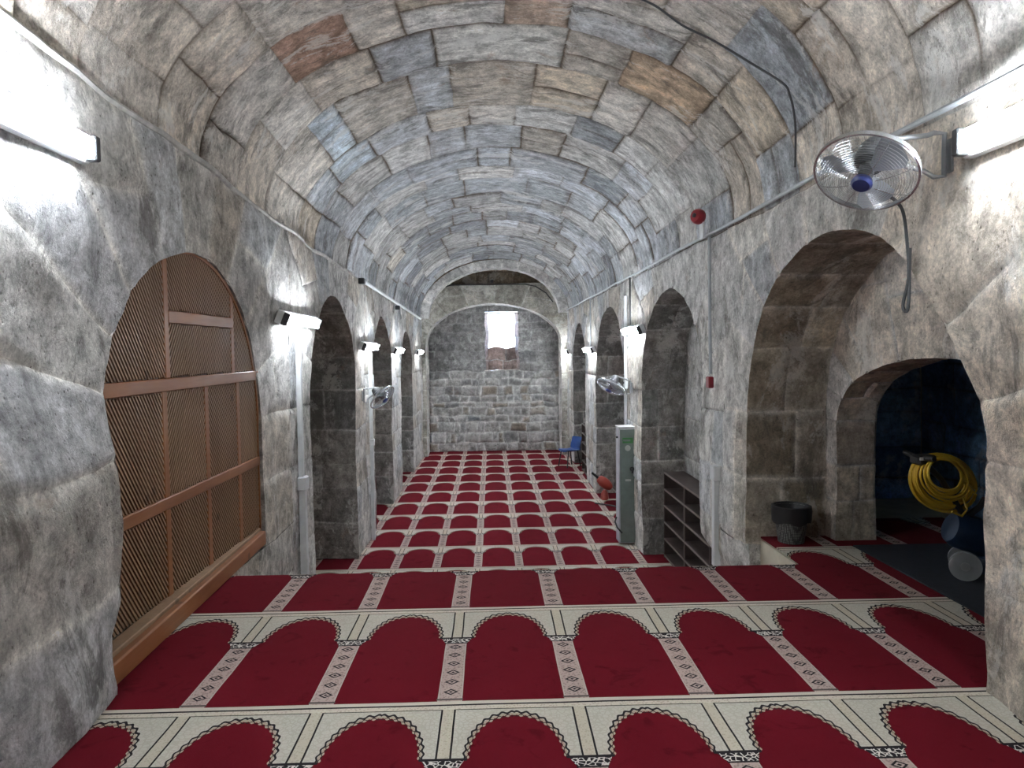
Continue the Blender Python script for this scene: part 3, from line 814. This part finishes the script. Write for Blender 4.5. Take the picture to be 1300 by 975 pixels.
RB = Matrix.Rotation(.030, 3, 'Z')
m = MB(); m.box(sloc(4.76, 1.465, .075), (.14, 2.68, .118), RB, bev=.008); m.build('base_beam', M['rail_wood'], scr)
m = MB(); m.box(sloc(4.76, 1.535, .060), (.085, 2.68, .03), RB, bev=.006); m.build('base_ledge', M['slat_wood'], scr)
def lattice(y0, y1, z0, z1, sign):
    def ins(y, z):
        if not (y0 <= y <= y1 and z0 <= z <= z1): return False
        if z > SZS: return ((y-SYC)/(SA-.06))**2 + ((z-SZS)/(SRI-.06))**2 < 1
        return abs(y-SYC) < SA-.06
    m = MB(); pitch, sl = .046, 1.35
    for layer, sg, d, sw in ((0, sign, .042, .0125), (1, -sign, -.010, .0035)):
        ks = [z - sg*sl*y for y in (y0, y1) for z in (z0, z1)]
        k = min(ks) + pitch*.5
        while k < max(ks):
            ya, yb = None, None                                    # z = k + sg*sl*y
            N = 90
            for i in range(N+1):
                y = y0 + (y1-y0)*i/N
                if ins(y, k + sg*sl*y):
                    if ya is None: ya = y
                    yb = y
            if ya is not None and yb-ya > .008:
                p0, p1 = sloc(ya, k+sg*sl*ya, d), sloc(yb, k+sg*sl*yb, d)
                dv = (p1-p0); ln = dv.length; dv.normalize()
                w = Vector((0, -dv.z, dv.y)); nn = Vector((1,0,0))
                Rm = Matrix((nn, dv, w)).transposed()
                m.box((p0+p1)/2, (.010, ln, sw), Rm)
            k += pitch
    m.build('lattice_panel', M['slat_wood'], scr)
YL, YR_ = SYC-SA+.04, SYC+SA-.04
lattice(YL, 4.45, 2.90, 3.75, -1); lattice(4.51, 5.57, 3.325, 3.77, -1); lattice(4.51, 5.57, 2.90, 3.25, 1); lattice(5.63, YR_, 2.90, 3.7, 1)
lattice(YL, 4.39, 2.165, 2.82, -1); lattice(4.45, 5.03, 2.165, 2.82, 1); lattice(5.09, 5.65, 2.165, 2.82, -1); lattice(5.71, YR_, 2.165, 2.82, 1)
lattice(YL, 4.39, 1.55, 2.09, -1); lattice(4.45, 5.03, 1.55, 2.09, -1); lattice(5.09, 5.65, 1.55, 2.09, -1); lattice(5.71, YR_, 1.55, 2.09, -1)

# ------------------------------------------------------------------ trunking, conduits, alarms
def pipe(name, pts, r, mat, label, cat, n=8):
    m = MB(); m.tube(pts, r, n); return tag(m.build(name, mat, None, True), label, cat)
def wz(y, side): return None
t = empty('cable_trunking', (XL, 7.24, 0), 'white cable trunking running down the left pier from the lamp past the lattice', 'trunking')
m = MB(); m.box((.035, 0, 2.51), (.05, .045, 1.52)); m.build('channel', M['white'], t)
m = MB(); m.box((.045, 0, .90), (.06, .085, 1.72)); m.build('wide_channel', M['white'], t)
m = MB(); m.box((.05, 0, 1.72), (.09, .13, .14), bev=.01); m.build('junction_box', M['white'], t)
t = empty('cable_trunking', (XL, 11.40, 0), 'thin white trunking on the left pier below the fan lamp', 'trunking')
m = MB(); m.box((.05, 0, 1.53), (.05, .045, 3.03)); m.build('channel', M['white'], t)
m = MB(); m.box((.06, 0, 1.60), (.07, .08, .11), bev=.008); m.build('socket', M['white'], t)
m = MB(); m.tube([(.05,.05,2.2),(.05,.09,1.9),(.06,.10,1.5),(.05,.07,1.1),(.05,.1,.9)], .006, 6); m.build('loose_cable', M['darkgrey'], t, True)
t = empty('cable_trunking', (XR, 11.32, 0), 'white trunking on the right pier running down into the grey cabinet', 'trunking')
m = MB(); m.box((-.03, .06, 2.85), (.04, .045, 2.1)); m.build('channel', M['white'], t)
m = MB(); m.box((-.05, -.06, 2.50), (.06, .10, .17), bev=.008); m.build('switch_box', M['white'], t)
m = MB(); m.cyl((-.08, -.06, 2.51), (-.09, -.06, 2.51), .018); m.build('switch', M['black'], t)
t = empty('cable_trunking', (XR, 6.64, 0), 'short white trunking on the right pier beside the shoe rack', 'trunking')
m = MB(); m.box((-.07, 0, 1.40), (.06, .075, .86)); m.build('channel', M['white'], t)
m = MB(); m.box((-.075, 0, 1.86), (.08, .12, .14), bev=.01); m.build('junction_box', M['white'], t)

pts = []
y = -2.8
while y < 21.3:
    pts.append((XR-.05, y, 4.165 + .008*math.sin(y*1.7))); y += .5
pipe('cable_conduit', pts, .016, M['grey_pipe'], 'grey conduit running the length of the right wall under the vault', 'conduit')
pts = []
y = 10.75
while y < 20.2:
    pts.append((XL+.05, y, ztl(y)-.02)); y += .5
pipe('cable_conduit', pts, .028, M['white'], 'white conduit along the far left wall under the vault', 'conduit')
pipe('alarm_conduit', [(XR-.05, 6.93, 4.15), (XR-.055, 6.90, 3.6), (XR-.07, 6.84, 3.2), (XR-.075, 6.80, 2.80)], .016, M['grey_pipe'], 'vertical grey conduit dropping to the red call point on the right wall', 'conduit')
pipe('lamp_conduit', [(XR-.04, 10.95, 4.15), (XR-.04, 10.93, 3.42)], .014, M['darkgrey'], 'dark conduit dropping to the lamp above the grey cabinet', 'conduit')
pipe('lamp_conduit', [(XR-.04, 15.3, 4.15), (XR-.04, 15.3, 3.12)], .014, M['grey_pipe'], 'thin pale conduit dropping to the second far lamp on the right wall', 'conduit')
m = MB(); m.box((XR-.09, 6.78, 2.72), (.05, .10, .11), bev=.008); tag(m.build('call_point', M['redp']), 'small red alarm call point at the end of the right wall conduit', 'alarm')
t = empty('alarm_sounder', (XR-.10, 6.95, 4.2), 'red alarm sounder on a white plate above the right wall conduit', 'alarm')
m = MB(); m.box((-.01, .02, .0), (.02, .12, .16), bev=.005); m.build('back_plate', M['white'], t)
d, u, w = frame((-.6, -.35, .1)); R = Matrix((u, w, d)).transposed()
m = MB(); m.lathe([(.065,0),(.075,.02),(.075,.06),(.06,.085),(.02,.09)], (-.02, .02, .13), R, 20); m.build('horn', M['redp'], t, True)
m = MB(); m.lathe([(.022,0),(.022,.012),(.012,.016)], Vector((-.02,.02,.13)) + d*.088, R, 12); m.build('lens', M['black'], t, True)

def spot(loc, sx, label):
    t = empty('small_spotlight', loc, label, 'spotlight', 'small black spotlights')
    m = MB(); m.box((sx*.05, -.05, -.02), (.09, .12, .09), bev=.01); m.build('body', M['black'], t)
    m = MB(); m.box((sx*.0, 0, .02), (.03, .04, .05)); m.build('bracket', M['white'], t)
spot((XL+.03, 10.7, 4.12), 1, 'small black spotlight at the near end of the white left conduit')
spot((XL+.03, 14.75, 3.97), 1, 'small black spotlight halfway along the white left conduit')
spot((.06, 20.42, 5.04), 0, 'small black spotlight on the ledge above the far arch')
pts = [(-1.74,20.34,4.50),(-1.62,20.34,4.70),(-1.40,20.34,4.86),(-1.1,20.34,4.92),(-.4,20.34,4.93),(.3,20.34,4.93),(1.0,20.34,4.93),(1.3,20.34,4.87),(1.6,20.34,4.68),(1.8,20.34,4.42)]
pipe('ledge_cable', pts, .016, M['black'], 'black cable bent along the ledge above the far arch', 'cable')
def vault_at(y, t, off=.02): return VP(y, t) + VN(y, t)*off
WIRE = [(4.86,.63),(4.90,.668),(4.98,.707),(4.94,.749),(4.85,.806),(4.71,.854),(4.72,.872),(4.76,.89),(4.84,.917),(4.97,.965)]
pipe('vault_cable', smooth_path([vault_at(y, t, .04) for y, t in WIRE]), .0075, M['darkgrey'], 'thin dark cable drooping across the vault above the near fan', 'cable')

# ------------------------------------------------------------------ grey cabinet
cab = empty('electrical_cabinet', (2.10, 10.98, 0), 'tall narrow grey-green electrical cabinet against the right pier', 'cabinet')
m = MB(); m.box((0, 0, .93), (.28, .26, 1.80), bev=.006); m.build('body', M['cabside'], cab)
m = MB(); m.box((.005, -.14, .93), (.255, .02, 1.76), bev=.004); door = m.build('door', M['cab'], cab)
m = MB(); m.box((-.005, -.152, 1.64), (.16, .006, .085)); m.build('green_label', M['green'], door, label='green label at the top of the door')
m = MB(); m.box((-.02, -.156, 1.64), (.11, .003, .03)); m.build('label_text_line', M['cab'], door)
m = MB(); m.lathe([(.001,0),(.045,0),(.045,.004)], (-.005, -.150, 1.52), Matrix.Rotation(PI/2, 3, 'X'), 20); m.build('round_sticker', M['label'], door, label='pale round sticker')
m = MB(); m.lathe([(.001,0),(.035,0),(.035,.03),(.02,.035)], (.055, -.15, 1.20), Matrix.Rotation(PI/2, 3, 'X'), 16); m.box((.06, -.19, 1.175), (.03, .02, .08), bev=.006); m.build('handle', M['black'], door)
m = MB(); m.box((.0, -.152, 1.02), (.09, .005, .03)); m.build('name_plate', M['label'], door)
m = MB(); m.box((0, 0, 1.84), (.30, .28, .02), bev=.004); m.build('top_plate', M['white'], cab)
m = MB(); m.box((.165, -.02, .83), (.05, .12, .16), bev=.02); m.build('side_socket', M['black'], cab)
m = MB(); m.tube([(-.16,-.02,.42),(-.19,-.05,.35),(-.17,-.14,.28),(-.10,-.17,.20)], .014, 6); m.build('side_cable', M['black'], cab, True)
m = MB(); m.box((-.15, -.04, 1.68), (.03, .03, .03)); m.build('hinge', M['black'], cab)

# ------------------------------------------------------------------ shoe racks
def rack(y0, y1, xf, depth, h, tiers, cols, label):
    t = empty('shoe_rack', (xf+depth/2, (y0+y1)/2, 0.004), label, 'shoe rack', 'wooden shoe racks')
    W, th = y1-y0, .025
    for e in (-1, 1):
        m = MB(); m.box((0, e*(W/2-th/2), h/2), (depth, th, h), bev=.003); m.build('side_panel', M['rack_wood'], t)
    for k in range(tiers+1):
        z = .04 + (h-.04-th/2)*k/tiers
        m = MB(); m.box((0, 0, z), (depth-.004, W-2*th, th), bev=.003); s_ = m.build('top_board' if k == tiers else 'shelf', M['rack_wood'], t)
        m = MB(); m.box((-depth/2-.001, 0, z), (.006, W-2*th, th)); m.build('edge_strip', M['rack_edge'], s_, label='pale edge strip')
    for c in range(1, cols):
        yy = -W/2 + W*c/cols
        m = MB(); m.box((0.004, yy, h/2), (depth-.012, th, h-.03)); d_ = m.build('divider', M['rack_wood'], t)
        m = MB(); m.box((-depth/2-.001, yy, h/2), (.006, th, h-.03)); m.build('edge_strip', M['rack_edge'], d_, label='pale edge strip')
    m = MB(); m.box((depth/2-.006, 0, h/2), (.01, W-.02, h-.02)); m.build('back_panel', M['rack_wood'], t)
    return t
rack(7.98, 10.16, 2.49, .30, 1.26, 5, 2, 'dark brown open shoe rack in the right niche just past the step')
rack(16.45, 17.7, 2.26, .30, 1.2, 5, 2, 'small far shoe rack in the right niche behind the blue chair')

# ------------------------------------------------------------------ blue chair
ch = empty('chair', (2.02, 18.35, 0.009), 'blue plastic chair with black legs near the far right pier', 'chair')
ch.rotation_euler.z = .5
prof = [(-.21,.42),(-.20,.435),(-.05,.425),(.10,.42),(.19,.435),(.215,.47)]
m = MB()
for dz in (0, -.03): m.grid([[(x_, y_, z_ + dz + .02*(abs(y_)/.2)**2) for y_ in (-.20,-.1,0,.1,.20)] for x_, z_ in prof])
m.build('seat', M['blue'], ch, True)
m = MB()
for dx in (0, .02): m.grid([[(x_+dx-.05*(abs(y_)/.2)**2, y_, z_) for y_ in (-.2,-.1,0,.1,.2)] for x_, z_ in ((.215,.47),(.235,.55),(.26,.65),(.285,.74),(.288,.755))])
m.build('backrest', M['blue'], ch, True)
for sx, sy in ((-1,-1),(-1,1),(1,-1),(1,1)):
    m = MB(); m.tube([(sx*.14, sy*.16, .42), (sx*.21, sy*.20, .0)], .015, 8); m.build('leg', M['black'], ch, True)

# ------------------------------------------------------------------ red tool in the third niche
t = empty('power_tool', (2.24, 14.0, 0.02), 'orange-red power tool with black grips lying by the right niche beyond the cabinet', 'tool')
d, u, w = frame((.75, 0, -.62)); R = Matrix((u, w, d)).transposed()
m = MB(); m.lathe([(.03,-.17),(.075,-.14),(.10,-.06),(.105,.03),(.085,.12),(.05,.17)], (0, 0, .36), R, 16); m.build('body', M['orange'], t, True)
m = MB(); m.lathe([(.06,0),(.085,.03),(.07,.14),(.03,.2)], (.0, 0, .02), None, 14); m.build('foot', M['orange'], t, True)
m = MB(); m.cyl(Vector((0,0,.36)) - d*.16, Vector((0,0,.36)) - d*.33, .028, .022, 12); m.build('rear_grip', M['black'], t, True)
m = MB(); m.cyl(Vector((0,0,.36)) + d*.16, Vector((0,0,.36)) + d*.30, .022, .015, 12); m.build('nozzle', M['label'], t, True)
m = MB(); m.tube([(-.22,-.2,.0),(-.1,-.3,.0),(.05,-.42,.0),(.18,-.6,.0)], .014, 6); m.build('cord', M['black'], t, True)

# ------------------------------------------------------------------ rolled rug in the left niche
m = MB(); m.lathe([(.01,0),(.06,0),(.062,.9),(.03,.905),(.03,.89)], (-2.06, 12.16, .005), None, 18); tag(m.build('rolled_rug', M['maroon'], None, True), 'dark red rolled rug standing upright behind the left pier', 'rug')

# ------------------------------------------------------------------ waste bin
mb, nt, b = new_mat('woven_bin_plastic')
co = obj_co(nt); ch_ = nt.nodes.new('ShaderNodeTexVoronoi'); ch_.inputs['Scale'].default_value = 70; ch_.inputs['Randomness'].default_value = 0.0; L(nt, co, ch_.inputs['Vector'])
L(nt, mix(nt, X(ch_.outputs['Distance']).gt(.42), (.20, .21, .20), (.05, .05, .05)), b.inputs['Base Color']); b.inputs['Roughness'].default_value = .5
t = empty('waste_bin', (2.52, 5.86, Z1+.004), 'grey woven waste bin lined with a black bag in the alcove corner', 'bin')
m = MB(); m.lathe([(.09,0),(.105,.003),(.145,.29),(.15,.30),(.138,.30),(.10,.01)], (0,0,0), None, 28, False); m.lathe([(.001,.004),(.10,.004)], (0,0,0), None, 28, False); m.build('basket', mb, t, True)
m = MB(); rows = []
nb = 40
for k, (r, z) in enumerate([(.11,.10),(.13,.28),(.145,.315),(.16,.31),(.163,.27),(.158,.20),(.154,.175)]):
    rows.append([(((r + .003*math.sin(7*2*PI*i/nb + k)*(k > 2)) * math.cos(2*PI*i/nb)), ((r + .003*math.sin(7*2*PI*i/nb + k)*(k > 2)) * math.sin(2*PI*i/nb)), z + .012*math.sin(5*2*PI*i/nb)*(k > 4)) for i in range(nb+1)])
m.grid(rows); m.build('bin_bag', M['black'], t, True)

# ------------------------------------------------------------------ floor machine with the yellow cable
t = empty('floor_cleaning_machine', (3.45, 4.85, Z1+.010), 'blue floor cleaning machine with a wheel in the broken opening of the alcove', 'machine')
d, u, w = frame((1, -.1, -.35)); R = Matrix((u, w, d)).transposed()
m = MB(); m.lathe([(.02,-.26),(.10,-.25),(.125,-.20),(.13,.0),(.125,.22),(.09,.27),(.02,.28)], (.02, 0, .27), R, 24); m.build('motor_body', M['navy'], t, True)
m = MB(); m.lathe([(.02,.05),(.24,.05),(.25,.09),(.23,.15),(.12,.20),(.02,.20)], (.16, -.0, 0), None, 28); m.build('brush_housing', M['navy'], t, True)
m = MB(); m.lathe([(.02,.002),(.22,.002),(.23,.05),(.02,.05)], (.16, 0, 0), None, 28); m.build('brush', M['black'], t, True)
ad = Vector((.50, .80, 0)).normalized(); ac = Vector((-.12, 0, .105))
for e in (-.10, .10):
    m = MB(); m.cyl(ac + ad*(e-.022), ac + ad*(e+.022), .10, n=28); wh = m.build('wheel', M['wheel'], t, True)
    m = MB(); m.cyl(ac + ad*(e-.027), ac + ad*(e+.027), .030, n=16); m.build('wheel_hub', M['galv'], wh, True)
m = MB(); m.cyl(ac - ad*.12, ac + ad*.12, .012); m.build('axle', M['galv'], t)
m = MB()
m.tube([(-.05, 0, .25), (-.14, 0, .45), (-.30, 0, .70), (-.46, 0, .86)], .020, 10)
m.build('handle_pole', M['black'], t, True)
m = MB(); m.tube([(-.46,-.17,.87),(-.47,-.05,.86),(-.46,0,.86),(-.47,.05,.86),(-.46,.17,.87)], .018, 10); m.box((-.44, -.02, .845), (.14, .12, .07), bev=.015); m.build('handlebar', M['black'], t, True)
m = MB(); m.box((-.47, -.085, .86), (.07, .012, .02)); m.build('handle_reflex', M['white'], t)  # white reflex on the black handle, made as a small white plate
m = MB(); m.tube([(-.10,.0,.44),(-.02,0,.50),(.02,0,.56)], .022, 8); m.build('cable_hook', M['black'], t, True)
# coil hangs on the handle: a thing of its own
cc = empty('cable_coil', (3.15, 4.82, 2.10), 'coil of yellow cable hanging on the blue machine handle in the alcove', 'cable')
m = MB(); random.seed(3)
pts = []
NL = 20
order = list(range(NL)); random.shuffle(order)
for k in order:
    f = k/(NL-1)
    r = .115 + .115*f + random.uniform(-.006,.006)
    cx, cz = -.035 + (r-.115)*.70, .06 - (r-.115)*.78
    cy = -.08 + .16*f + random.uniform(-.02, .02)
    for i in range(32):
        a = 2*PI*i/32
        xx, zz = r*1.16*math.cos(a), r*.92*math.sin(a)
        pts.append((cx + xx, cy + .03*math.cos(a), cz + zz - xx*.20 + .004*math.sin(3*a+k)))
m.tube(pts, .0075, 6); m.build('loops', M['yellow'], cc, True)
m = MB(); m.tube([(.16,.05,-.10),(.17,.0,-.2),(.10,-.05,-.235),(.02,-.06,-.20)], .0075, 6); m.build('loose_end', M['yellow'], cc, True)

# ------------------------------------------------------------------ light
w = bpy.data.worlds.new('sky'); S.world = w; w.use_nodes = True
nt = w.node_tree; bg = nt.nodes['Background']
sky = nt.nodes.new('ShaderNodeTexSky'); sky.sky_type = 'HOSEK_WILKIE'; sky.turbidity = 6; sky.sun_direction = (.3, -.6, .74)
nt.links.new(sky.outputs[0], bg.inputs['Color']); bg.inputs['Strength'].default_value = 14.0

# ------------------------------------------------------------------ camera
f, CX, CY, VX, VY, ROLL = 900., 650., 487.5, 623., 445., .013
yv = Vector(((VX-CX)/f, -(VY-CY)/f, -1)).normalized()
zv = Vector((-ROLL, 1, 0)); zv = (zv - yv*zv.dot(yv)).normalized(); xv = yv.cross(zv)
cam = bpy.data.cameras.new('camera'); co_ = bpy.data.objects.new('camera', cam); put(co_)
cam.sensor_width = 36; cam.sensor_fit = 'HORIZONTAL'; cam.lens = 36*f/1300; cam.clip_start = .05
co_.matrix_world = Matrix.Translation((0, 0, 3.05)) @ Matrix((xv, yv, zv)).to_4x4()
S.camera = co_
S.view_settings.view_transform = 'Standard'; S.view_settings.look = 'None'; S.view_settings.gamma = 1
S.view_settings.use_curve_mapping = False; S.view_settings.exposure = 1.6
S.cycles.max_bounces = 8; S.cycles.diffuse_bounces = 5; S.cycles.sample_clamp_indirect = 20
